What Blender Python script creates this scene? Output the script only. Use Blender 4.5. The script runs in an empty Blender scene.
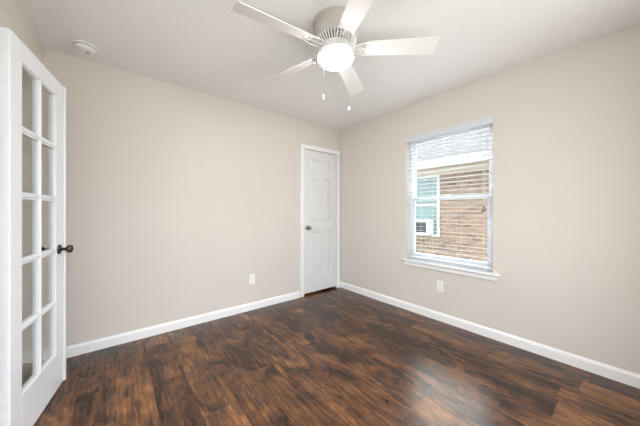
import bpy, bmesh, math, random
from mathutils import Vector, Matrix
PI = math.pi
sc = bpy.context.scene
COL = sc.collection
rnd = random.Random(7)

# ------------------------------------------------------------------ camera
CAM_YAW = math.radians(38.94)          # clockwise from +Y
cam_d = bpy.data.cameras.new('camera')
cam = bpy.data.objects.new('camera', cam_d)
COL.objects.link(cam)
cam.location = (0.0, 0.0, 1.18)
cam.rotation_euler = (PI / 2, 0, -CAM_YAW)
cam_d.sensor_width = 36.0
cam_d.lens = 253.7 / 640 * 36.0
cam_d.shift_y = -2.0 / 640
cam_d.clip_start = 0.02
sc.camera = cam

# ------------------------------------------------------------------ world, lights, exposure
world = bpy.data.worlds.new('overcast_sky')
sc.world = world
world.use_nodes = True
wn = world.node_tree
wn.nodes.clear()
wo = wn.nodes.new('ShaderNodeOutputWorld')
wb = wn.nodes.new('ShaderNodeBackground')
wb.inputs['Color'].default_value = (0.90, 0.96, 1.0, 1)
# overcast sky: zenith three times the horizon
SKY_ZENITH = 3.2
wt = wn.nodes.new('ShaderNodeTexCoord')
wx = wn.nodes.new('ShaderNodeSeparateXYZ')
wm = wn.nodes.new('ShaderNodeMapRange')
wm.inputs['From Min'].default_value = 0.0
wm.inputs['From Max'].default_value = 1.0
wm.inputs['To Min'].default_value = SKY_ZENITH / 3
wm.inputs['To Max'].default_value = SKY_ZENITH
wn.links.new(wt.outputs['Generated'], wx.inputs[0])
wn.links.new(wx.outputs['Z'], wm.inputs['Value'])
# unseen bright sky patch above the neighbour's roof, added for the floor glare
GLARE_GLOW = 9.5
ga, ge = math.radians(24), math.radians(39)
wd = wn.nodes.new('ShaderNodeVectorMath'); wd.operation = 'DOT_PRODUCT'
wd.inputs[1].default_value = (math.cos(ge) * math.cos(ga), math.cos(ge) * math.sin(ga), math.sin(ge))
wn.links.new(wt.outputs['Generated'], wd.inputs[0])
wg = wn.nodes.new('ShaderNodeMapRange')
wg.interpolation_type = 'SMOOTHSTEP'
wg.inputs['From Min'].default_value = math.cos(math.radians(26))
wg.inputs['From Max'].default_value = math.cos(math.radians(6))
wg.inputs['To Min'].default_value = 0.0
wg.inputs['To Max'].default_value = GLARE_GLOW
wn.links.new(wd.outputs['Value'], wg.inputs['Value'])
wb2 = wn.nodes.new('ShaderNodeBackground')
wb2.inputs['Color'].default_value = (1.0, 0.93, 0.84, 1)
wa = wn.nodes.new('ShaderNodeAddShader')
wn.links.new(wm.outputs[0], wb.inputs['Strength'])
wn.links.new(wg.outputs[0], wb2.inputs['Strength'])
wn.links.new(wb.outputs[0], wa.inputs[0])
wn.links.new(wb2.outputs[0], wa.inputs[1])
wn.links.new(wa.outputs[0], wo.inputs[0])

# sky portals in the openings that let daylight in (they emit nothing, they guide sampling)
def portal(name, loc, rot, sx, sy):
    d = bpy.data.lights.new(name, 'AREA')
    d.shape = 'RECTANGLE'
    d.size, d.size_y = sx, sy
    d.cycles.is_portal = True
    o = bpy.data.objects.new(name, d)
    o.location = loc
    o.rotation_euler = rot
    COL.objects.link(o)
portal('portal_window', (2.90, 1.27, 1.325), (PI / 2, 0, PI / 2), 1.0, 1.5)
FWX0, FWX1, FWZ0, FWZ1 = -0.30, 2.05, 0.45, 2.25     # unseen opening behind the camera, added for fill daylight
portal('portal_front_opening', ((FWX0 + FWX1) / 2, -0.50, (FWZ0 + FWZ1) / 2), (PI / 2, 0, 0), FWX1 - FWX0, FWZ1 - FWZ0)
HWY0, HWY1, HWZ1 = -0.40, 0.98, 2.2                    # made-up hall opening that brings in extra daylight
portal('portal_hall_end', (-1.25, -0.62, 1.05), (PI / 2, 0, 0), 1.1, 2.1)  # second added hall opening, lights the open door's hinge edge
portal('portal_hall', (-2.42, (HWY0 + HWY1) / 2, HWZ1 / 2), (PI / 2, 0, -PI / 2), HWY1 - HWY0, HWZ1)

ld = bpy.data.lights.new('hall_fill_light', 'POINT')  # added fill light in the unseen hall, no fixture
ld.energy = 15.0
ld.color = (1.0, 0.99, 0.98)
ld.shadow_soft_size = 0.14
lo = bpy.data.objects.new('hall_fill_light', ld)
lo.location = (-1.45, 0.35, 1.95)
COL.objects.link(lo)

BOWL_EMIT = 32.0
sc.view_settings.view_transform = 'Standard'
sc.view_settings.look = 'None'
sc.view_settings.gamma = 1.0
sc.view_settings.use_curve_mapping = False
sc.view_settings.exposure = 1.67

# ------------------------------------------------------------------ helpers
def lin(r, g, b):
    f = lambda c: (c / 255 / 12.92) if c / 255 <= 0.04045 else ((c / 255 + 0.055) / 1.055) ** 2.4
    return (f(r), f(g), f(b), 1.0)

def mat(name, color, rough=0.5, metal=0.0, noise=None, bump=None, spec=None, emit=None):
    """noise=(scale, amount) mottles the colour; bump=(scale, strength, distance)"""
    m = bpy.data.materials.new(name)
    m.use_nodes = True
    nt = m.node_tree
    p = nt.nodes['Principled BSDF']
    p.inputs['Base Color'].default_value = color
    p.inputs['Roughness'].default_value = rough
    p.inputs['Metallic'].default_value = metal
    if spec is not None:
        p.inputs['Specular IOR Level'].default_value = spec
    tc = nt.nodes.new('ShaderNodeTexCoord')
    if noise:
        n = nt.nodes.new('ShaderNodeTexNoise')
        n.inputs['Scale'].default_value = noise[0]
        n.inputs['Detail'].default_value = 3
        nt.links.new(tc.outputs['Object'], n.inputs['Vector'])
        mr = nt.nodes.new('ShaderNodeMapRange')
        mr.inputs['From Min'].default_value = 0.3
        mr.inputs['From Max'].default_value = 0.7
        mr.inputs['To Min'].default_value = 1 - noise[1]
        mr.inputs['To Max'].default_value = 1 + noise[1]
        nt.links.new(n.outputs['Fac'], mr.inputs['Value'])
        hv = nt.nodes.new('ShaderNodeHueSaturation')
        hv.inputs['Color'].default_value = color
        nt.links.new(mr.outputs[0], hv.inputs['Value'])
        nt.links.new(hv.outputs[0], p.inputs['Base Color'])
    if bump:
        n2 = nt.nodes.new('ShaderNodeTexNoise')
        n2.inputs['Scale'].default_value = bump[0]
        n2.inputs['Detail'].default_value = 4
        nt.links.new(tc.outputs['Object'], n2.inputs['Vector'])
        b = nt.nodes.new('ShaderNodeBump')
        b.inputs['Strength'].default_value = bump[1]
        b.inputs['Distance'].default_value = bump[2]
        nt.links.new(n2.outputs['Fac'], b.inputs['Height'])
        nt.links.new(b.outputs[0], p.inputs['Normal'])
    if emit:
        p.inputs['Emission Color'].default_value = emit[0]
        p.inputs['Emission Strength'].default_value = emit[1]
    return m

class MB:
    """mesh builder: collects shapes into one bmesh"""
    def __init__(self):
        self.bm = bmesh.new()
    def box(self, x0, x1, y0, y1, z0, z1, bev=0.0, M=None):
        b = bmesh.new()
        bmesh.ops.create_cube(b, size=1.0)
        for v in b.verts:
            v.co = Vector((x0 + (v.co.x + .5) * (x1 - x0), y0 + (v.co.y + .5) * (y1 - y0), z0 + (v.co.z + .5) * (z1 - z0)))
        if bev > 0:
            bmesh.ops.bevel(b, geom=b.edges[:], offset=bev, segments=2, profile=0.5, affect='EDGES', clamp_overlap=True)
        self._add(b, M)
        return self
    def _add(self, b, M=None):
        if M is not None:
            b.transform(M)
        me = bpy.data.meshes.new('tmp')
        b.to_mesh(me)
        b.free()
        self.bm.from_mesh(me)
        bpy.data.meshes.remove(me)
    def prism(self, pts, length, M=None):
        """closed 2-D outline pts (y,z) extruded along x 0..length"""
        b = bmesh.new()
        a = [b.verts.new((0, p[0], p[1])) for p in pts]
        c = [b.verts.new((length, p[0], p[1])) for p in pts]
        b.faces.new(a[::-1]); b.faces.new(c)
        n = len(pts)
        for i in range(n):
            b.faces.new((a[i], a[(i + 1) % n], c[(i + 1) % n], c[i]))
        bmesh.ops.recalc_face_normals(b, faces=b.faces[:])
        self._add(b, M)
        return self
    def lathe(self, prof, seg=48, M=None):
        """profile (r,z) revolved about z; r=0 ends close it"""
        b = bmesh.new()
        rings = []
        for r, z in prof:
            if r < 1e-6:
                rings.append([b.verts.new((0, 0, z))])
            else:
                rings.append([b.verts.new((r * math.cos(2 * PI * i / seg), r * math.sin(2 * PI * i / seg), z)) for i in range(seg)])
        for A, B in zip(rings, rings[1:]):
            for i in range(seg):
                j = (i + 1) % seg
                if len(A) == 1 and len(B) == 1: continue
                if len(A) == 1: b.faces.new((A[0], B[i], B[j]))
                elif len(B) == 1: b.faces.new((A[i], A[j], B[0]))
                else: b.faces.new((A[i], A[j], B[j], B[i]))
        bmesh.ops.recalc_face_normals(b, faces=b.faces[:])
        self._add(b, M)
        return self
    def tube(self, pts, rad, seg=8, M=None):
        b = bmesh.new()
        P = [Vector(p) for p in pts]
        rings = []
        up0 = None
        for i, p in enumerate(P):
            d = (P[min(i + 1, len(P) - 1)] - P[max(i - 1, 0)]).normalized()
            if up0 is None:
                up0 = Vector((0, 0, 1)) if abs(d.z) < .9 else Vector((1, 0, 0))
            s = d.cross(up0).normalized()
            u = s.cross(d).normalized()
            up0 = u
            r = rad[i] if isinstance(rad, (list, tuple)) else rad
            rings.append([b.verts.new(p + (s * math.cos(2 * PI * k / seg) + u * math.sin(2 * PI * k / seg)) * r) for k in range(seg)])
        for A, B in zip(rings, rings[1:]):
            for k in range(seg):
                b.faces.new((A[k], A[(k + 1) % seg], B[(k + 1) % seg], B[k]))
        b.faces.new(rings[0][::-1]); b.faces.new(rings[-1])
        bmesh.ops.recalc_face_normals(b, faces=b.faces[:])
        self._add(b, M)
        return self
    def sphere(self, c, r, M=None, seg=20):
        b = bmesh.new()
        bmesh.ops.create_uvsphere(b, u_segments=seg, v_segments=seg // 2, radius=r)
        b.transform(Matrix.Translation(c))
        self._add(b, M)
        return self
    def build(self, name, material, parent=None, smooth=False, loc=None):
        me = bpy.data.meshes.new(name)
        self.bm.to_mesh(me)
        self.bm.free()
        if smooth:
            for p in me.polygons: p.use_smooth = True
        me.materials.append(material)
        o = bpy.data.objects.new(name, me)
        COL.objects.link(o)
        if parent: o.parent = parent
        if loc: o.location = loc
        if smooth:
            md = o.modifiers.new('edges', 'EDGE_SPLIT')
            md.split_angle = math.radians(40)
        return o

def tag(o, label=None, cat=None, group=None, kind=None):
    if label: o['label'] = label
    if cat: o['category'] = cat
    if group: o['group'] = group
    if kind: o['kind'] = kind
    return o

def empty(name, loc=(0, 0, 0), rz=0.0):
    o = bpy.data.objects.new(name, None)
    o.empty_display_size = 0.1
    COL.objects.link(o)
    o.location = loc
    o.rotation_euler = (0, 0, rz)
    return o

def copy_tree(o, parent=None):
    c = o.copy()
    COL.objects.link(c)
    c.parent = parent
    for ch in list(o.children):
        copy_tree(ch, c)
    return c

RX = lambda a: Matrix.Rotation(a, 4, 'X')
RY = lambda a: Matrix.Rotation(a, 4, 'Y')
RZ = lambda a: Matrix.Rotation(a, 4, 'Z')
T = lambda *v: Matrix.Translation(v)

# ------------------------------------------------------------------ materials
M_wall = mat('wall_paint', lin(212, 205, 198), 0.75, noise=(1.3, 0.015), bump=(90, 0.12, 0.003), spec=0.25)
M_ceil = mat('ceiling_paint', lin(241, 240, 240), 0.85, noise=(60, 0.02), bump=(55, 0.35, 0.006), spec=0.2)
M_trim = mat('white_trim_paint', lin(238, 238, 238), 0.35, noise=(6, 0.01))
M_door = mat('white_door_paint', lin(220, 220, 220), 0.38, noise=(4, 0.012))
M_french = mat('white_french_door_paint', lin(240, 242, 246), 0.35, noise=(4, 0.012))
M_vinyl = mat('white_window_vinyl', lin(226, 230, 236), 0.35, noise=(5, 0.01))
M_slat = mat('white_blind_slat', lin(206, 210, 216), 0.45, noise=(8, 0.01))
M_cord = mat('blind_cord', lin(200, 198, 194), 0.8, noise=(50, 0.05))
M_tassel = mat('dark_cord_tassel', lin(74, 62, 50), 0.6, noise=(60, 0.1))
M_fan = mat('white_fan_enamel', lin(236, 234, 232), 0.35, noise=(8, 0.01))
M_housing = mat('shaded_white_fan_enamel', lin(186, 181, 175), 0.4, noise=(8, 0.01))  # fan enamel greyed: shade on the housing is put into the colour
M_fandark = mat('dark_motor_vent', lin(120, 112, 104), 0.7, noise=(30, 0.08))
M_blade = mat('white_fan_blade', lin(230, 228, 227), 0.45, noise=(6, 0.012))
M_chain = mat('steel_chain', lin(205, 203, 198), 0.35, 0.8, noise=(200, 0.1))
M_bowl = mat('frosted_glass_bowl', lin(250, 248, 244), 0.3, emit=((1.0, 0.98, 0.965, 1), BOWL_EMIT), noise=(4, 0.01))
M_plast = mat('white_plastic', lin(240, 239, 236), 0.4, noise=(10, 0.01))
M_slot = mat('dark_slot', lin(60, 56, 52), 0.7, noise=(40, 0.05))
M_pewter = mat('antique_pewter', lin(96, 88, 80), 0.24, 0.95, noise=(25, 0.12))
M_nickel = mat('satin_nickel', lin(150, 146, 140), 0.32, 0.95, noise=(25, 0.08))
M_hinge = mat('painted_hinge', lin(238, 240, 243), 0.4, noise=(20, 0.02))
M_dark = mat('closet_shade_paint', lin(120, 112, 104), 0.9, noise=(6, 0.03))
M_grey = mat('smoke_vent_grey', lin(150, 148, 146), 0.6, noise=(20, 0.03))

def glass_mat(name, tint, rough=0.0):
    m = bpy.data.materials.new(name)
    m.use_nodes = True
    nt = m.node_tree
    nt.nodes.clear()
    out = nt.nodes.new('ShaderNodeOutputMaterial')
    mx = nt.nodes.new('ShaderNodeMixShader')
    tr = nt.nodes.new('ShaderNodeBsdfTransparent')
    gl = nt.nodes.new('ShaderNodeBsdfGlossy')
    lw = nt.nodes.new('ShaderNodeLayerWeight')
    lw.inputs['Blend'].default_value = 0.5
    pw = nt.nodes.new('ShaderNodeMath'); pw.operation = 'POWER'; pw.inputs[1].default_value = 5.0
    fr = nt.nodes.new('ShaderNodeMath'); fr.operation = 'MULTIPLY_ADD'
    fr.inputs[1].default_value = 0.96; fr.inputs[2].default_value = 0.04
    nt.links.new(lw.outputs['Facing'], pw.inputs[0])
    nt.links.new(pw.outputs[0], fr.inputs[0])
    tr.inputs['Color'].default_value = tint
    gl.inputs['Roughness'].default_value = rough
    n = nt.nodes.new('ShaderNodeTexNoise')
    n.inputs['Scale'].default_value = 3
    b = nt.nodes.new('ShaderNodeBump')
    b.inputs['Strength'].default_value = 0.02
    nt.links.new(n.outputs['Fac'], b.inputs['Height'])
    nt.links.new(b.outputs[0], gl.inputs['Normal'])
    nt.links.new(fr.outputs[0], mx.inputs[0])
    nt.links.new(tr.outputs[0], mx.inputs[1])
    nt.links.new(gl.outputs[0], mx.inputs[2])
    nt.links.new(mx.outputs[0], out.inputs[0])
    return m
M_glass = glass_mat('clear_window_glass', (0.96, 0.98, 0.98, 1))
M_pane = glass_mat('clear_door_glass', (0.93, 0.94, 0.93, 1))

def floor_material():
    m = bpy.data.materials.new('dark_hickory_laminate')
    m.use_nodes = True
    nt = m.node_tree
    N = nt.nodes.new
    L = nt.links.new
    p = nt.nodes['Principled BSDF']
    tc = N('ShaderNodeTexCoord')
    at = N('ShaderNodeAttribute'); at.attribute_name = 'plank'
    # each plank samples its own piece of the grain
    off = N('ShaderNodeVectorMath'); off.operation = 'MULTIPLY_ADD'
    off.inputs[1].default_value = (7.3, 11.7, 3.1)
    L(at.outputs['Vector'], off.inputs[0]); L(tc.outputs['Object'], off.inputs[2])
    def mapped(sx, sy):
        mp = N('ShaderNodeMapping'); mp.inputs['Scale'].default_value = (sx, sy, 1)
        L(off.outputs[0], mp.inputs['Vector']); return mp.outputs[0]
    def noise(v, scale, det, rough=.55, dist=0.0):
        n = N('ShaderNodeTexNoise'); n.inputs['Scale'].default_value = scale; n.inputs['Detail'].default_value = det
        n.inputs['Roughness'].default_value = rough; n.inputs['Distortion'].default_value = dist
        L(v, n.inputs['Vector']); return n.outputs['Fac']
    def math_(op, a, b):
        k = N('ShaderNodeMath'); k.operation = op
        for i, q in enumerate((a, b)):
            if isinstance(q, (int, float)): k.inputs[i].default_value = q
            else: L(q, k.inputs[i])
        return k.outputs[0]
    patch = noise(mapped(5.5, 2.3), 1.0, 5, .6, 1.0)
    blotch = noise(mapped(22, 12), 1.0, 5, .62, 0.5)
    grain = noise(mapped(130, 4), 1.0, 4, .65, 0.2)
    fine = noise(mapped(300, 14), 1.0, 3, .65)
    sep = N('ShaderNodeSeparateXYZ'); L(at.outputs['Vector'], sep.inputs[0])
    t = math_('MULTIPLY', patch, 0.62)
    t = math_('ADD', t, math_('MULTIPLY', blotch, 0.30))
    t = math_('ADD', t, math_('MULTIPLY', grain, 0.20))
    t = math_('ADD', t, math_('MULTIPLY', fine, 0.14))
    t = math_('ADD', t, math_('MULTIPLY', sep.outputs[2], 0.10))
    r = N('ShaderNodeValToRGB')
    e = r.color_ramp.elements
    e[0].position = 0.535; e[0].color = lin(30, 17, 11)
    e[1].position = 0.84; e[1].color = lin(144, 97, 60)
    x = e.new(0.59); x.color = lin(52, 31, 20)
    x = e.new(0.66); x.color = lin(79, 51, 34)
    x = e.new(0.74); x.color = lin(106, 70, 43)
    L(t, r.inputs[0])
    # thin dark wavy grain lines
    wv = N('ShaderNodeTexWave'); wv.wave_type = 'BANDS'; wv.bands_direction = 'X'
    wv.inputs['Scale'].default_value = 9.0; wv.inputs['Distortion'].default_value = 9.0
    wv.inputs['Detail'].default_value = 4; wv.inputs['Detail Scale'].default_value = 1.6
    L(mapped(1.0, 0.16), wv.inputs['Vector'])
    wr_ = N('ShaderNodeMapRange'); wr_.inputs['From Min'].default_value = 0.0; wr_.inputs['From Max'].default_value = 0.35
    wr_.inputs['To Min'].default_value = 0.62; wr_.inputs['To Max'].default_value = 1.0
    L(wv.outputs['Fac'], wr_.inputs['Value'])
    hv = N('ShaderNodeHueSaturation'); L(wr_.outputs[0], hv.inputs['Value']); L(r.outputs[0], hv.inputs['Color'])
    # dark knots and mineral smudges
    kn = N('ShaderNodeTexVoronoi'); kn.inputs['Scale'].default_value = 1.0
    L(mapped(3.6, 1.9), kn.inputs['Vector'])
    warp = math_('ADD', kn.outputs['Distance'], math_('MULTIPLY', blotch, 0.35))
    kr = N('ShaderNodeMapRange'); kr.inputs['From Min'].default_value = 0.17; kr.inputs['From Max'].default_value = 0.36
    L(warp, kr.inputs['Value'])
    mx = N('ShaderNodeMix'); mx.data_type = 'RGBA'
    L(kr.outputs[0], mx.inputs[0])
    mx.inputs[6].default_value = lin(36, 23, 18)
    L(hv.outputs[0], mx.inputs[7])
    L(mx.outputs[2], p.inputs['Base Color'])
    rr = N('ShaderNodeMapRange'); rr.inputs['To Min'].default_value = 0.20; rr.inputs['To Max'].default_value = 0.32
    L(grain, rr.inputs['Value']); L(rr.outputs[0], p.inputs['Roughness'])
    p.inputs['Specular IOR Level'].default_value = 0.42
    b = N('ShaderNodeBump'); b.inputs['Strength'].default_value = 0.2; b.inputs['Distance'].default_value = 0.002
    L(math_('ADD', grain, fine), b.inputs['Height']); L(b.outputs[0], p.inputs['Normal'])
    return m
M_floor = floor_material()

def brick_material():
    m = bpy.data.materials.new('tan_brick')
    m.use_nodes = True
    nt = m.node_tree
    N = nt.nodes.new
    L = nt.links.new
    p = nt.nodes['Principled BSDF']
    p.inputs['Roughness'].default_value = 0.9
    tc = N('ShaderNodeTexCoord')
    sp = N('ShaderNodeSeparateXYZ'); L(tc.outputs['Object'], sp.inputs[0])
    cb = N('ShaderNodeCombineXYZ'); L(sp.outputs[1], cb.inputs[0]); L(sp.outputs[2], cb.inputs[1])
    bt = N('ShaderNodeTexBrick')
    bt.inputs['Scale'].default_value = 1.0
    bt.inputs['Brick Width'].default_value = 0.21
    bt.inputs['Row Height'].default_value = 0.072
    bt.inputs['Mortar Size'].default_value = 0.009
    bt.inputs['Mortar Smooth'].default_value = 0.1
    bt.inputs['Bias'].default_value = -0.35
    bt.inputs['Color1'].default_value = lin(130, 104, 84)
    bt.inputs['Color2'].default_value = lin(54, 40, 33)
    bt.inputs['Mortar'].default_value = lin(134, 126, 116)
    L(cb.outputs[0], bt.inputs['Vector'])
    n = N('ShaderNodeTexNoise'); n.inputs['Scale'].default_value = 9; n.inputs['Detail'].default_value = 4
    L(tc.outputs['Object'], n.inputs['Vector'])
    mr = N('ShaderNodeMapRange'); mr.inputs['From Min'].default_value = .3; mr.inputs['From Max'].default_value = .7
    mr.inputs['To Min'].default_value = .82; mr.inputs['To Max'].default_value = 1.12
    L(n.outputs['Fac'], mr.inputs['Value'])
    hv = N('ShaderNodeHueSaturation'); L(mr.outputs[0], hv.inputs['Value']); L(bt.outputs['Color'], hv.inputs['Color'])
    L(hv.outputs[0], p.inputs['Base Color'])
    b = N('ShaderNodeBump'); b.inputs['Strength'].default_value = .5; b.inputs['Distance'].default_value = .01
    b.invert = True
    L(bt.outputs['Fac'], b.inputs['Height']); L(b.outputs[0], p.inputs['Normal'])
    return m
M_brick = brick_material()

def shingle_material():
    m = bpy.data.materials.new('grey_shingle')
    m.use_nodes = True
    nt = m.node_tree
    N = nt.nodes.new
    L = nt.links.new
    p = nt.nodes['Principled BSDF']; p.inputs['Roughness'].default_value = .9
    tc = N('ShaderNodeTexCoord')
    sp = N('ShaderNodeSeparateXYZ'); L(tc.outputs['Object'], sp.inputs[0])
    cb = N('ShaderNodeCombineXYZ'); L(sp.outputs[1], cb.inputs[0]); L(sp.outputs[0], cb.inputs[1])
    bt = N('ShaderNodeTexBrick'); bt.inputs['Scale'].default_value = 1
    bt.inputs['Brick Width'].default_value = .3; bt.inputs['Row Height'].default_value = .14; bt.inputs['Mortar Size'].default_value = .006
    bt.inputs['Color1'].default_value = lin(52, 54, 57); bt.inputs['Color2'].default_value = lin(45, 47, 50)
    bt.inputs['Mortar'].default_value = lin(44, 46, 49)
    L(cb.outputs[0], bt.inputs['Vector']); L(bt.outputs['Color'], p.inputs['Base Color'])
    return m
M_shingle = shingle_material()
M_fascia = mat('white_fascia_board', lin(184, 184, 184), 0.6, noise=(3, 0.02))
M_soffit = mat('tan_soffit', lin(150, 136, 120), 0.7, noise=(3, 0.03))
M_frieze = mat('cream_frieze_board', lin(176, 168, 154), 0.6, noise=(3, 0.02))
M_nglass = mat('neighbour_blue_green_glass', lin(100, 122, 122), 0.12, noise=(2.5, 0.12))
M_acmetal = mat('white_ac_cabinet', lin(196, 198, 200), 0.5, noise=(6, 0.02))
M_acgrill = mat('dark_ac_grille', lin(40, 42, 47), 0.6, noise=(20, 0.06))
M_ground = mat('light_bounce_ground', lin(176, 174, 168), 0.9, noise=(3, 0.05))  # unseen ground, made pale to bounce daylight up to the ceiling

# ------------------------------------------------------------------ room shell
XL, XR, YB, YF, H = -0.425, 2.720, 2.871, -0.345, 2.440
WT = 0.14
DX0, DX1, DH = 2.034, 2.648, 2.040        # closet door opening
WY0, WY1, WZ0, WZ1 = 0.821, 1.722, 0.605, 2.056   # window opening
HY0, HY1 = 0.52, 1.80                     # french doorway in the left wall

# floor: individual planks running along Y, one mesh
def build_floor():
    bm = bmesh.new()
    lay = bm.faces.layers.float_vector.new('plank')
    W = 0.195
    x0r, x1r = -2.4, XR + WT
    y0r, y1r = -0.6, 3.62
    joints = {2: 1.55, 5: 1.30, 10: 0.297, 12: 0.228}
    k0 = math.floor((x0r - 0.003) / W)
    k = k0
    g = 0.0011
    while 0.003 + k * W < x1r:
        xa = max(0.003 + k * W, x0r); xb = min(0.003 + (k + 1) * W, x1r)
        st = joints.get(k, rnd.uniform(0, 1.2))
        y = st - 1.21 * 4
        while y < y1r:
            ya, yb = max(y, y0r), min(y + 1.21, y1r)
            if yb - ya > 0.01:
                pid = (rnd.random() * 9, rnd.random() * 9, rnd.random())
                z = 0.0
                c = [(xa, ya), (xb, ya), (xb, yb), (xa, yb)]
                i_ = [(xa + g, ya + g), (xb - g, ya + g), (xb - g, yb - g), (xa + g, yb - g)]
                lo = [bm.verts.new((p[0], p[1], z - 0.0014)) for p in c]
                hi = [bm.verts.new((p[0], p[1], z)) for p in i_]
                fs = [bm.faces.new(hi)]
                for q in range(4):
                    fs.append(bm.faces.new((lo[q], lo[(q + 1) % 4], hi[(q + 1) % 4], hi[q])))
                for f in fs: f[lay] = pid
            y += 1.21
        k += 1
    # slab under the planks
    b = [bm.verts.new(p) for p in ((x0r, y0r, -0.0016), (x1r, y0r, -0.0016), (x1r, y1r, -0.0016), (x0r, y1r, -0.0016))]
    bt = [bm.verts.new((v.co.x, v.co.y, -0.06)) for v in b]
    bm.faces.new(b); bm.faces.new(bt[::-1])
    for q in range(4): bm.faces.new((b[q], bt[q], bt[(q + 1) % 4], b[(q + 1) % 4]))
    bmesh.ops.recalc_face_normals(bm, faces=bm.faces[:])
    me = bpy.data.meshes.new('floor'); bm.to_mesh(me); bm.free()
    me.materials.append(M_floor)
    o = bpy.data.objects.new('floor', me); COL.objects.link(o)
    # make sure top faces look up
    return o
tag(build_floor(), 'dark brown hickory plank floor with orange patches', 'floor', kind='structure')

m = MB().box(-2.4, XR + WT, -0.6, 3.62, H, H + 0.12)
tag(m.build('ceiling', M_ceil), 'pale textured ceiling carrying the fan', 'ceiling', kind='structure')

m = MB()
m.box(XL - WT, DX0 - 0.018, YB, YB + WT, 0, H)
m.box(DX1 + 0.018, XR + WT, YB, YB + WT, 0, H)
m.box(DX0 - 0.018, DX1 + 0.018, YB, YB + WT, DH + 0.018, H)
tag(m.build('wall_back', M_wall), 'beige wall with the closet door', 'wall', kind='structure')

m = MB()
m.box(XR, XR + WT, YF - WT, WY0, 0, H)
m.box(XR, XR + WT, WY1, YB, 0, H)
m.box(XR, XR + WT, WY0, WY1, 0, WZ0)
m.box(XR, XR + WT, WY0, WY1, WZ1, H)
tag(m.build('wall_right', M_wall), 'beige wall with the window', 'wall', kind='structure')

m = MB()
m.box(XL - WT, XL, HY1, YB, 0, H)
m.box(XL - WT, XL, YF - WT, HY0, 0, H)
m.box(XL - WT, XL, HY0, HY1, 2.06, H)
tag(m.build('wall_left', M_wall), 'beige wall behind the open glazed door', 'wall', kind='structure')

m = MB()  # wall built round the added daylight opening
m.box(XL - WT, FWX0, YF - WT, YF, 0, H)
m.box(FWX1, XR, YF - WT, YF, 0, H)
m.box(FWX0, FWX1, YF - WT, YF, 0, FWZ0)
m.box(FWX0, FWX1, YF - WT, YF, FWZ1, H)
tag(m.build('wall_front', M_wall), 'beige wall behind the camera', 'wall', kind='structure')

# hall beyond the french doorway (out of frame; its openings are added to light the room)
m = MB()
m.box(-2.4, -2.3, -0.6, HWY0, 0, H)
m.box(-2.4, -2.3, HWY1, 2.3, 0, H)
m.box(-2.4, -2.3, HWY0, HWY1, HWZ1, H)
m.box(-2.3, XL - WT, 2.2, 2.3, 0, H)
m.box(-2.3, -1.8, -0.6, -0.5, 0, H)
m.box(-0.7, XL - WT, -0.6, -0.5, 0, H)
m.box(-1.8, -0.7, -0.6, -0.5, HWZ1, H)
tag(m.build('wall_hall', M_wall), 'hall walls beyond the glazed doorway', 'wall', kind='structure')

# closet shell behind the panel door
m = MB()
m.box(1.6, 1.65, YB + WT, 3.62, 0, H)
m.box(XR + WT - 0.05, XR + WT, YB + WT, 3.62, 0, H)
m.box(1.6, XR + WT, 3.57, 3.62, 0, H)
tag(m.build('wall_closet', M_dark), 'closet walls behind the white panel door', 'wall', kind='structure')

# ---- baseboards
BP = [(0, 0), (0.013, 0), (0.013, 0.066), (0.0105, 0.076), (0.006, 0.083), (0.005, 0.089), (0, 0.089)]
def baseboard(name, p0, p1, label):
    """profile's +y points to the left of the run p0->p1"""
    p0, p1 = Vector(p0), Vector(p1)
    d = p1 - p0
    a = math.atan2(d.y, d.x)
    o = MB().prism(BP, d.length, T(p0.x, p0.y, 0) @ RZ(a)).build(name, M_trim)
    return tag(o, label, 'baseboard', kind='structure')
baseboard('baseboard_back', (DX0 - 0.075, YB), (XL, YB), 'white baseboard along the wall with the closet door')
baseboard('baseboard_right', (XR, YF), (XR, YB), 'white baseboard under the window')
baseboard('baseboard_left', (XL, YB - 0.014), (XL, HY1 + 0.03), 'white baseboard behind the open glazed door')
baseboard('baseboard_front', (XL, YF), (XR - 0.014, YF), 'white baseboard behind the camera')

# ---- closet door casing
m = MB()
cw = 0.057
m.box(DX0 - 0.005 - cw, DX0 - 0.005, YB - 0.015, YB, 0, DH + 0.005 + cw, 0.004)
m.box(DX1 + 0.005, DX1 + 0.005 + cw, YB - 0.015, YB, 0, DH + 0.005 + cw, 0.004)
m.box(DX0 - 0.005, DX1 + 0.005, YB - 0.015, YB, DH + 0.005, DH + 0.005 + cw, 0.004)
# jambs and stop
m.box(DX0 - 0.018, DX0 - 0.003, YB, YB + WT, 0, DH + 0.003)
m.box(DX1 + 0.003, DX1 + 0.018, YB, YB + WT, 0, DH + 0.003)
m.box(DX0 - 0.018, DX1 + 0.018, YB, YB + WT, DH + 0.003, DH + 0.018)
tag(m.build('trim_1', M_trim), 'white casing around the closet door', 'trim', kind='structure')

# ---- french doorway casing and jamb
m = MB()
m.box(XL, XL + 0.015, HY1 - 0.045, HY1 + 0.012, 0, 2.11, 0.004)
m.box(XL, XL + 0.015, HY0 - 0.012, HY0 + 0.045, 0, 2.11, 0.004)
m.box(XL, XL + 0.015, HY0 + 0.045, HY1 - 0.045, 2.05, 2.11, 0.004)
m.box(XL - WT, XL, HY1 - 0.045, HY1, 0, 2.06)
m.box(XL - WT, XL, HY0, HY0 + 0.045, 0, 2.06)
m.box(XL - WT, XL, HY0 + 0.045, HY1 - 0.045, 2.045, 2.06)
tag(m.build('trim_2', M_trim), 'white casing of the glazed doorway', 'trim', kind='structure')

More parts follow.
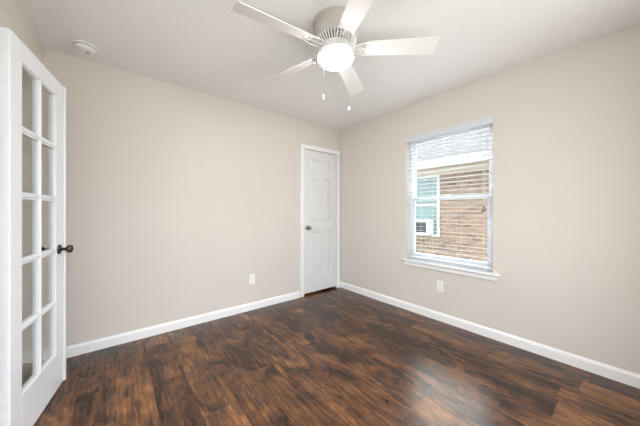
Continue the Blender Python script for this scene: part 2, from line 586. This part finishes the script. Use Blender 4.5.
# ------------------------------------------------------------------ door_1: french door, open against the left wall
FW, FT = 0.648, 0.035
FZ0, FZ1 = 0.008, 2.038
FROOT = (-0.383, 1.844, 0.0)
FANG = math.radians(80.6)
fd = tag(empty('door_1', FROOT, FANG), 'white ten-pane glazed door standing open at the left wall', 'door', kind='structure')
ST, TR, BR = 0.106, 0.103, 0.238
gx0, gx1 = ST, FW - ST - 0.018
gz0, gz1 = FZ0 + BR, FZ1 - TR
m = MB()
m.box(0, ST, 0, FT, FZ0, FZ1, 0.002)
m.box(gx1, FW, 0, FT, FZ0, FZ1, 0.002)
m.box(ST, gx1, 0, FT, FZ0, gz0)
m.box(ST, gx1, 0, FT, gz1, FZ1)
m.build('door_frame', M_french, fd)
# muntins: one upright, four crossbars, each with a bevelled profile
mw = 0.020
MP = [(0.0, -mw / 2 + .006), (0.0, mw / 2 - .006), (0.010, mw / 2), (FT - .010, mw / 2), (FT, mw / 2 - .006), (FT, -mw / 2 + .006), (FT - .010, -mw / 2), (0.010, -mw / 2)]
gxm = (gx0 + gx1) / 2
rowh = (gz1 - gz0) / 5
MPv = [(p[1], p[0]) for p in MP]
m = MB()
m.prism([(p[0], p[1]) for p in MP], gz1 - gz0, T(gxm, 0, gz0) @ Matrix(((0, 0, 1, 0), (0, 1, 0, 0), (1, 0, 0, 0), (0, 0, 0, 1))))
m.build('upright_muntin', M_french, fd)
for i in range(1, 5):
    MB().prism(MP, gx1 - gx0, T(gx0, 0, gz0 + rowh * i)).build('crossbar_muntin', M_french, fd)
# sloped glazing beads round the glazed field
m = MB()
for c in range(2):
    xa = gx0 if c == 0 else gxm + mw / 2
    xb = gxm - mw / 2 if c == 0 else gx1
    for r in range(5):
        za = gz0 + rowh * r + (mw / 2 if r else 0)
        zb = gz0 + rowh * (r + 1) - (mw / 2 if r < 4 else 0)
        for (u0, u1, w0, w1) in ((xa, xa + .007, za, zb), (xb - .007, xb, za, zb), (xa + .007, xb - .007, za, za + .007), (xa + .007, xb - .007, zb - .007, zb)):
            m.box(u0, u1, 0.006, FT - .006, w0, w1)
m.build('glazing_bead', M_french, fd)
pane0 = None
for c in range(2):
    xa = gx0 if c == 0 else gxm + mw / 2
    xb = gxm - mw / 2 if c == 0 else gx1
    for r in range(5):
        za = gz0 + rowh * r + (mw / 2 if r else 0)
        zb = gz0 + rowh * (r + 1) - (mw / 2 if r < 4 else 0)
        MB().box(xa + .007, xb - .007, 0.0160, 0.0195, za + .007, zb - .007).build('glass_pane', M_pane, fd)
# astragal on the free edge
MB().box(FW - 0.012, FW + 0.014, -0.011, 0.0, FZ0, FZ1, 0.004).build('astragal', M_french, fd)
# hinges on the hinge edge
for zc in (0.28, 1.05, 1.815):
    h = MB().box(-0.0009, 0.0, 0.004, FT, zc - .045, zc + .045, 0.0003).build('hinge', M_hinge, fd)
    b = MB()
    for dz in (-.03, 0, .03):
        b.lathe([(0, 0), (.0038, 0), (.0038, .0005), (0, .0007)], 12, T(-0.0009, 0.014 + (0.007 if dz == 0 else 0), zc + dz) @ RY(-PI / 2))
    b.build('hinge_screw', M_hinge, h)
    MB().lathe([(0, -.047), (.006, -.047), (.006, .047), (0, .047)], 14, T(-0.003, FT + 0.003, zc)).build('hinge_barrel', M_hinge, h, True)
# knobs (room face looks to local -y, wall face to +y)
def knob(parent, x, y, z, sgn, material):
    prof_rose = [(0, 0), (.032, 0), (.033, .003), (.030, .008), (.020, .011), (.013, .013), (0, .013)]
    prof_knob = [(0, .010), (.0115, .010), (.010, .026), (.012, .034), (.021, .039), (.0265, .047), (.0275, .055), (.025, .063), (.018, .069), (.010, .0715), (0, .072)]
    R_ = T(x, y, z) @ RX(PI / 2 if sgn < 0 else -PI / 2)
    k = MB().lathe(prof_knob, 28, R_).build('door_knob', material, parent, True)
    MB().lathe(prof_rose, 28, R_).build('rose', material, k, True)
    return k
KX = FW - 0.081
knob(fd, KX, 0.0, 0.925, -1, M_pewter)
knob(fd, KX, FT, 0.925, +1, M_pewter)

# ------------------------------------------------------------------ door_2: six-panel closet door
cd = tag(empty('door_2', ((DX0 + DX1) / 2, YB + 0.002, 0)), 'white six-panel closet door beside the corner', 'door', kind='structure')
hw = (DX1 - DX0) / 2 - 0.003
z0, z1 = 0.030, DH - 0.004
m = MB()
m.box(-hw, hw, 0.014, 0.035, z0, z1)                       # recessed field
stl, mid = 0.106, 0.098
px = [(-hw + stl, -mid / 2), (mid / 2, hw - stl)]
pz = [(0.262, 0.875), (1.035, 1.650), (1.752, 1.925)]
m.box(-hw, -hw + stl, 0, 0.014, z0, z1)
m.box(hw - stl, hw, 0, 0.014, z0, z1)
m.box(-mid / 2, mid / 2, 0, 0.014, z0, z1)
for za, zb in ((z0, pz[0][0]), (pz[0][1], pz[1][0]), (pz[1][1], pz[2][0]), (pz[2][1], z1)):
    for xa, xb in px:
        m.box(xa, xb, 0, 0.014, za, zb)
m.build('door_slab', M_door, cd)
def raised_panel(xa, xb, za, zb):
    b = bmesh.new()
    g, s = 0.007, 0.026
    def ring(i, y): return [b.verts.new(p) for p in ((xa + i, y, za + i), (xb - i, y, za + i), (xb - i, y, zb - i), (xa + i, y, zb - i))]
    R1 = ring(0, 0.0); R2 = ring(g, 0.0125); R3 = ring(g + .008, 0.0125); R4 = ring(s + .004, 0.002)
    for A, B in ((R1, R2), (R2, R3), (R3, R4)):
        for i in range(4): b.faces.new((A[i], A[(i + 1) % 4], B[(i + 1) % 4], B[i]))
    b.faces.new(R4)
    k = ring(0, 0.0139)
    b.faces.new(k[::-1])
    for i in range(4): b.faces.new((R1[i], k[i], k[(i + 1) % 4], R1[(i + 1) % 4]))
    bmesh.ops.recalc_face_normals(b, faces=b.faces[:])
    q = MB(); q._add(b); return q
for xa, xb in px:
    for za, zb in pz:
        raised_panel(xa, xb, za, zb).build('door_panel', M_door, cd)
for zc in (0.29, 1.06, 1.82):
    h = MB().box(hw - .001, hw + .003, -0.002, 0.004, zc - .045, zc + .045).build('hinge', M_hinge, cd)
    MB().lathe([(0, -.046), (.0055, -.046), (.0055, .046), (0, .046)], 12, T(hw + .0015, -0.006, zc)).build('hinge_barrel', M_hinge, h, True)
knob(cd, -hw + 0.062, 0.0, 0.945, -1, M_nickel)

# ------------------------------------------------------------------ window_1
wr = tag(empty('window_1', (XR, (WY0 + WY1) / 2, WZ0)), 'white vinyl single-hung window with wooden sill', 'window', kind='structure')
oy, oz = (WY0 + WY1) / 2, WZ0
hwy = (WY1 - WY0) / 2
def wbox(b, x0, x1, y0, y1, z0, z1, bev=0.0): return b.box(x0, x1, y0, y1, z0 - oz, z1 - oz, bev)
fx0, fx1 = 0.072, 0.136
m = MB()
fw = 0.038
wbox(m, fx0, fx1, -hwy, -hwy + fw, WZ0, WZ1, .002)
wbox(m, fx0, fx1, hwy - fw, hwy, WZ0, WZ1, .002)
wbox(m, fx0, fx1, -hwy + fw, hwy - fw, WZ0, WZ0 + 0.035, .002)
wbox(m, fx0, fx1, -hwy + fw, hwy - fw, WZ1 - 0.035, WZ1, .002)
m.build('window_frame', M_vinyl, wr)
zm = 1.315
def sash(name, x0, x1, za, zb, side, bot, top):
    b = MB()
    ya, yb = -hwy + fw, hwy - fw
    wbox(b, x0, x1, ya, ya + side, za, zb, .002)
    wbox(b, x0, x1, yb - side, yb, za, zb, .002)
    wbox(b, x0, x1, ya + side, yb - side, za, za + bot, .002)
    wbox(b, x0, x1, ya + side, yb - side, zb - top, zb, .002)
    s = b.build(name, M_vinyl, wr)
    g = MB()
    wbox(g, (x0 + x1) / 2 - .002, (x0 + x1) / 2 + .002, ya + side, yb - side, za + bot, zb - top)
    g.build('glass_pane', M_glass, s)
    return s
sash('upper_sash', 0.106, 0.130, zm - 0.012, WZ1 - 0.035, 0.026, 0.030, 0.028)
ls = sash('lower_sash', 0.080, 0.104, WZ0 + 0.035, zm + 0.026, 0.030, 0.042, 0.036)
m = MB(); wbox(m, 0.072, 0.084, -0.03, 0.03, zm + 0.026, zm + 0.038, .003); m.build('sash_lock', M_vinyl, ls)
m = MB()
wbox(m, -0.034, 0.0, -hwy - 0.060, hwy + 0.034, WZ0 - 0.020, WZ0 + 0.002, 0.006)
wbox(m, -0.002, 0.074, -hwy + .0005, hwy - .0005, WZ0 - 0.010, WZ0 + 0.002)
m.build('window_sill', M_trim, wr)
m = MB(); wbox(m, -0.014, 0.0, -hwy - 0.042, hwy + 0.018, WZ0 - 0.066, WZ0 - 0.020, 0.003)
m.build('apron', M_trim, wr)

# ------------------------------------------------------------------ window blind
bl = tag(empty('window_blind', (XR, oy, WZ0 + 0.002)), 'white slatted blind lowered over the window with slats open', 'blind')
bz = WZ0 + 0.002
top = WZ1 - bz
m = MB().box(0.006, 0.058, -hwy + .006, hwy - .006, top - 0.045, top - 0.001, .002); m.build('headrail', M_slat, bl)
m = MB()
m.box(-0.012, 0.000, -hwy - 0.004, hwy + 0.004, top - 0.066, top + 0.006, .004)
m.build('valance', M_slat, bl)
pitch = 0.0445
zs = []
m = MB()
z = top - 0.078
xs0, xs1 = 0.015, 0.051
while z > 0.075:
    zs.append(z)
    # gently crowned slat, almost flat
    pts = []
    n = 6
    for i in range(n + 1):
        u = i / n
        pts.append((xs0 + (xs1 - xs0) * u, 0.0009 * (1 - (2 * u - 1) ** 2) + 0.0008 - (u - .5) * 0.0040))
    for i in range(n, -1, -1):
        u = i / n
        pts.append((xs0 + (xs1 - xs0) * u, 0.0009 * (1 - (2 * u - 1) ** 2) - 0.0008 - (u - .5) * 0.0040))
    # prism outline is (y,z) extruded along x: rotate so its run lies along y
    m.prism(pts, 2 * hwy - 0.016, T(0, -hwy + .008, z) @ Matrix(((0, 1, 0, 0), (1, 0, 0, 0), (0, 0, 1, 0), (0, 0, 0, 1))))
    z -= pitch
sl = m.build('slat_stack', M_slat, bl)
MB().box(xs0, xs1, -hwy + .008, hwy - .008, 0.020, 0.040, .004).build('bottom_rail', M_slat, bl)
for y in (-hwy + .085, 0.13, hwy - .17):
    b = MB()
    for x in (xs0 - .001, xs1 + .001):
        b.tube([(x, y, 0.03), (x, y, top - 0.045)], 0.0007, 6)
    for zz in zs:
        b.tube([(xs0, y, zz - .0038), (xs1, y, zz - .0038)], 0.0005, 4)
    b.build('ladder_cord', M_cord, bl)
# pull cords with dark tassels near the right end
for dy, zt in ((0.0, 1.205), (0.013, 1.165), (-0.010, 1.175)):
    y = -hwy + 0.070 + dy
    zt -= bz
    c = MB().tube([(-0.010 if dy else -0.006, y, zt + .02), (-0.004, y, top - 0.07)], 0.0011, 6).build('pull_cord', M_cord, bl)
    MB().lathe([(0, 0), (.007, .001), (.008, .008), (.005, .022), (.002, .028), (0, .028)], 14, T(-0.010, y, zt)).build('tassel', M_tassel, c, True)
# tilt wand at the left end
MB().tube([(-0.003, hwy - .045, 0.05), (0.0, hwy - .045, 0.75)], 0.0035, 8).build('tilt_wand', M_cord, bl)

# ------------------------------------------------------------------ outlets
def outlet(loc, rz, label):
    r = tag(empty('wall_outlet', loc, rz), label, 'outlet', 'white wall outlets')
    MB().box(-.035, .035, -.006, 0, -.0575, .0575, .003).build('cover_plate', M_plast, r)
    for dz in (-.020, .020):
        s = MB().box(-.016, .016, -.0085, -.005, dz - .014, dz + .014, .003).build('socket', M_plast, r)
        k = MB()
        k.box(-.0075, -.0050, -.0090, -.0080, dz - .003, dz + .007)
        k.box(.0050, .0075, -.0090, -.0080, dz - .003, dz + .007)
        k.lathe([(0, 0), (.0026, 0), (.0026, .001), (0, .001)], 10, T(0, -.0080, dz - .008) @ RX(PI / 2))
        k.build('socket_slot', M_slot, s)
    MB().lathe([(0, 0), (.003, 0), (.002, .0012), (0, .0014)], 10, T(0, -.006, 0) @ RX(PI / 2)).build('screw', M_grey, r)
    return r
outlet((1.274, YB, 0.367), 0.0, 'white outlet low on the wall with the closet door')
outlet((XR, 1.312, 0.373), -PI / 2, 'white outlet low on the wall under the window')

# small painted plate low on the wall, half hidden by the open door's edge
r = tag(empty('wall_plate', (-0.278, YB, 0.205)), 'small beige plate low on the wall at the open door edge', 'wall plate')
MB().box(-.038, .034, -.006, 0, -.030, .030, .002).build('cover_plate', M_wall, r)
MB().lathe([(0, 0), (.003, 0), (.002, .0012), (0, .0014)], 10, T(0, -.006, 0) @ RX(PI / 2)).build('screw', M_grey, r)

# ------------------------------------------------------------------ smoke detector
sd = tag(empty('smoke_detector', (-0.178, 2.634, H), 0.6), 'round white smoke detector on the ceiling above the open door', 'smoke detector')
MB().lathe([(0, 0), (.071, 0), (.071, -.006), (.067, -.010), (0, -.010)], 48).build('base_ring', M_plast, sd, True)
MB().lathe([(0, -.010), (.052, -.010), (.052, -.016), (0, -.016)], 48).build('sensor_gap', M_grey, sd, True)
MB().lathe([(0, -.016), (.060, -.016), (.061, -.022), (.056, -.034), (.048, -.039), (.030, -.041), (0, -.041)], 48).build('cover', M_plast, sd, True)
b = MB()
for i in range(20):
    b.box(.046, .0525, -.0015, .0015, -.0365, -.0335, 0, RZ(2 * PI * i / 20))
b.build('vent_slot', M_grey, sd)
MB().lathe([(0, -.040), (.011, -.040), (.011, -.043), (0, -.0435)], 24, T(.018, 0, 0)).build('test_button', M_grey, sd, True)

# ------------------------------------------------------------------ ceiling fan
FZB = 2.268
fan = tag(empty('ceiling_fan', (1.1555, 1.2630, H)), 'white five-blade ceiling fan with lit frosted bowl and pull chains', 'ceiling fan')
dz = H
# z below is absolute height minus ceiling height
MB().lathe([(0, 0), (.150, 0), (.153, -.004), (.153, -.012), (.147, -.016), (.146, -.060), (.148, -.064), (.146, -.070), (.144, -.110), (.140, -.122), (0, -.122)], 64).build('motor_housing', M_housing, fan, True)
MB().lathe([(0, -.118), (.128, -.118), (.092, -.158), (0, -.158)], 48).build('motor_core', M_fandark, fan, True)
b = MB()
for i in range(40):
    b.tube([(.137, 0, -.121), (.126, 0, -.137), (.100, 0, -.160)], [.0055, .0050, .0036], 6, RZ(2 * PI * i / 40))
b.lathe([(.097, -.156), (.104, -.160), (.100, -.166), (.090, -.164), (.097, -.156)], 48)
b.build('vent_ribs', M_fan, fan, True)
MB().lathe([(0, -.150), (.086, -.150), (.090, -.160), (.090, -.172), (.082, -.180), (0, -.180)], 48).build('flywheel', M_fan, fan, True)
MB().lathe([(0, -.178), (.064, -.178), (.068, -.184), (.068, -.202), (.096, -.205), (.122, -.208), (.124, -.213), (.1255, -.220), (.1255, -.234), (.123, -.237), (.117, -.236), (.1165, -.230), (0, -.228)], 56).build('switch_housing', M_fan, fan, True)
MB().lathe([(.114, -.2305), (.1155, -.238), (.110, -.250), (.097, -.263), (.076, -.274), (.050, -.281), (.024, -.2845), (0, -.285)], 64).build('light_bowl', M_bowl, fan, True)

phi0 = 5.55225438
tilt = -0.28693632
RT, RR = 0.662, 0.195           # blade tip and root radius
bz_ = FZB - H
def blade_mesh():
    b = bmesh.new()
    w0, w1, th = 0.052, 0.0655, 0.0055
    pts = []
    def corner(cx, cy, r, a0, a1, n=5):
        for i in range(n + 1):
            a = a0 + (a1 - a0) * i / n
            pts.append((cx + r * math.cos(a), cy + r * math.sin(a)))
    r = 0.012
    corner(RT - r, -w1 + r, r, -PI / 2, 0)
    corner(RT - r, w1 - r, r, 0, PI / 2)
    r = 0.02
    corner(RR + r, w0 - r, r, PI / 2, PI)
    corner(RR + r, -w0 + r, r, PI, 1.5 * PI)
    up = [b.verts.new((x, y, th / 2)) for x, y in pts]
    dn = [b.verts.new((x, y, -th / 2)) for x, y in pts]
    b.faces.new(up); b.faces.new(dn[::-1])
    n = len(pts)
    for i in range(n): b.faces.new((up[i], dn[i], dn[(i + 1) % n], up[(i + 1) % n]))
    bmesh.ops.recalc_face_normals(b, faces=b.faces[:])
    q = MB(); q._add(b, RX(tilt)); return q
def curve(f, n=14): return [f(i / n) for i in range(n + 1)]
def iron_mesh():
    q = MB()
    zb = lambda y: -math.tan(-tilt) * y     # blade plane height at offset y
    U = -0.006                              # iron lies just under the blade
    for s in (-1, 1):
        # bowed outer bar from the flywheel to the blade's corner
        q.tube(curve(lambda u: (0.080 + 0.140 * u, s * (0.010 + 0.038 * math.sin(PI * u * .62)), (0.0 if u < .3 else (u - .3) / .7) * zb(s * .045) + U)), .0042, 8)
        # curled scroll inside it
        def scroll(u, s=s):
            a = u * 3.4 * PI / 2 + .4
            rr = 0.019 * (1 - .62 * u)
            y = s * (0.020 + rr * math.cos(a) * .65)
            return (0.162 + rr * math.sin(a) * 1.1, y, .6 * zb(y) + U)
        q.tube(curve(scroll, 18), .0028, 6)
        def scroll2(u, s=s):
            a = u * 2.6 * PI / 2
            rr = 0.012 * (1 - .5 * u)
            y = s * (0.013 + rr * math.cos(a) * .7)
            return (0.122 + rr * math.sin(a), y, .2 * zb(y) + U)
        q.tube(curve(scroll2, 14), .0026, 6)
    q.tube(curve(lambda u: (0.075 + 0.160 * u, 0, U)), .0040, 8)
    q.tube([(0.198, -0.044, zb(-.044) + U), (0.208, -.02, zb(-.02) + U), (0.214, 0, U), (0.208, .02, zb(.02) + U), (0.198, 0.044, zb(.044) + U)], .0042, 8)
    for (x, y) in PADS:
        q.lathe([(0, -.003), (.010, -.003), (.011, 0), (.010, .003), (0, .003)], 18, T(x, y, zb(y) + U) @ RX(tilt))
    q.box(0.068, 0.108, -0.015, 0.015, -0.011, -0.002, .003)
    return q
PADS = ((0.236, 0), (0.218, .040), (0.218, -.040))
blade = blade_mesh().build('fan_blade', M_blade, fan)
iron = iron_mesh().build('blade_iron', M_fan, blade, True)
for (x, y) in PADS:
    MB().lathe([(0, -.0065), (.003, -.0058), (.004, -.003), (0, -.003)], 12, T(x, y, -math.tan(-tilt) * y - .006) @ RX(tilt)).build('screw', M_fan, blade)
blade.location = (0, 0, bz_)
blade.rotation_euler = (0, 0, phi0)
for k in range(1, 5):
    c = copy_tree(blade, fan)
    c.rotation_euler = (0, 0, phi0 + k * 2 * PI / 5)

# pull chains
def pull_chain(x, y, ztop, zend, big):
    b = MB()
    l = math.hypot(x, y)
    b.tube([(x * .06 / l, y * .06 / l, -.196), (x * .10 / l, y * .10 / l, -.196), (x * .13 / l, y * .13 / l, -.199), (x, y, -.208), (x, y, ztop)], .0011, 6)
    n = int((ztop - zend) / .005)
    for i in range(n):
        b.sphere((x, y, ztop - i * .005), .0013, None, 6)
    b.tube([(x, y, ztop), (x, y, zend)], .0005, 5)
    c = b.build('pull_chain', M_chain, fan, True)
    if big:
        MB().lathe([(0, .012), (.003, .012), (.006, .006), (.0095, -.003), (.0085, -.012), (.004, -.017), (0, -.018)], 18, T(x, y, zend)).build('chain_pendant', M_plast, c, True)
    else:
        MB().lathe([(0, .016), (.002, .016), (.004, .008), (.0058, -.008), (.005, -.020), (0, -.023)], 16, T(x, y, zend)).build('chain_pendant', M_plast, c, True)
def on_fan(side, near):
    """spot beside the bowl: metres to the right and towards the doorway"""
    c_, s_ = math.cos(CAM_YAW), math.sin(CAM_YAW)
    return (side * c_ - near * s_, -side * s_ - near * c_)
x, y = on_fan(-0.0834, 0.124); pull_chain(x, y, -.212, -.545, False)
x, y = on_fan(0.0759, 0.124); pull_chain(x, y, -.212, -.618, True)

# ------------------------------------------------------------------ outside: neighbour's house
NX = 6.0
nh = tag(empty('neighbor_house', (NX, 2.0, -0.4)), 'tan brick house outside the window with grey shingle roof and white eave', 'house')
def nb(b, x0, x1, y0, y1, z0, z1, bev=0.0): return b.box(x0 - NX, x1 - NX, y0 - 2.0, y1 - 2.0, z0 + .4, z1 + .4, bev)
ny0, ny1, nz0, nz1 = 2.90, 3.82, 0.56, 2.05
m = MB()
nb(m, NX, NX + .2, -4.0, ny0, -.4, 2.3)
nb(m, NX, NX + .2, ny1, 10.0, -.4, 2.3)
nb(m, NX, NX + .2, ny0, ny1, -.4, nz0)
nb(m, NX, NX + .2, ny0, ny1, nz1, 2.3)
m.build('brick_wall', M_brick, nh)
m = MB(); nb(m, NX - .03, NX, -4.0, 10.0, 2.065, 2.19); m.build('frieze_board', M_frieze, nh)
m = MB(); nb(m, NX - .46, NX + .1, -4.0, 10.0, 2.19, 2.205); m.build('soffit', M_soffit, nh)
m = MB(); nb(m, NX - .50, NX - .46, -4.0, 10.0, 2.165, 2.30); m.build('fascia', M_fascia, nh)
m = MB()
m.prism([(-.55, 2.70), (-.55, 2.73), (5.0, 5.45), (5.0, 5.40)], 14.0, T(0, -6, 0) @ Matrix(((0, 1, 0, 0), (1, 0, 0, 0), (0, 0, 1, 0), (0, 0, 0, 1))))
m.build('roof', M_shingle, nh)
m = MB()
t_ = .06
nb(m, NX - .02, NX + .05, ny0, ny0 + t_, nz0, nz1)
nb(m, NX - .02, NX + .05, ny1 - t_, ny1, nz0, nz1)
nb(m, NX - .02, NX + .05, ny0 + t_, ny1 - t_, nz1 - t_, nz1)
nb(m, NX - .02, NX + .05, ny0 + t_, ny1 - t_, nz0, nz0 + .05)
nb(m, NX - .01, NX + .05, ny0 + t_, ny1 - t_, 1.30, 1.35)
nw = m.build('window', M_fascia, nh)
m = MB(); nb(m, NX + .03, NX + .04, ny0 + t_, ny1 - t_, nz0 + .05, nz1 - t_); m.build('pane', M_nglass, nw)

ac = tag(empty('window_air_conditioner', (NX - .26, 3.29, 0.615)), 'white boxy air conditioner in the neighbor house window', 'air conditioner')
MB().box(0, .29, -.235, .235, 0, .36, .008).build('cabinet', M_acmetal, ac)
MB().box(-.006, .002, -.195, .195, .05, .31).build('grille', M_acgrill, ac)
b = MB()
for i in range(9):
    b.box(-.010, -.005, -.195, .195, .058 + i * .029, .066 + i * .029)
b.build('louver', M_acgrill, ac)
m = MB().box(-30, 30, -30, 30, -0.6, -0.4)
tag(m.build('ground', M_ground), 'unseen ground around the houses, made pale to bounce light', 'ground', kind='structure')
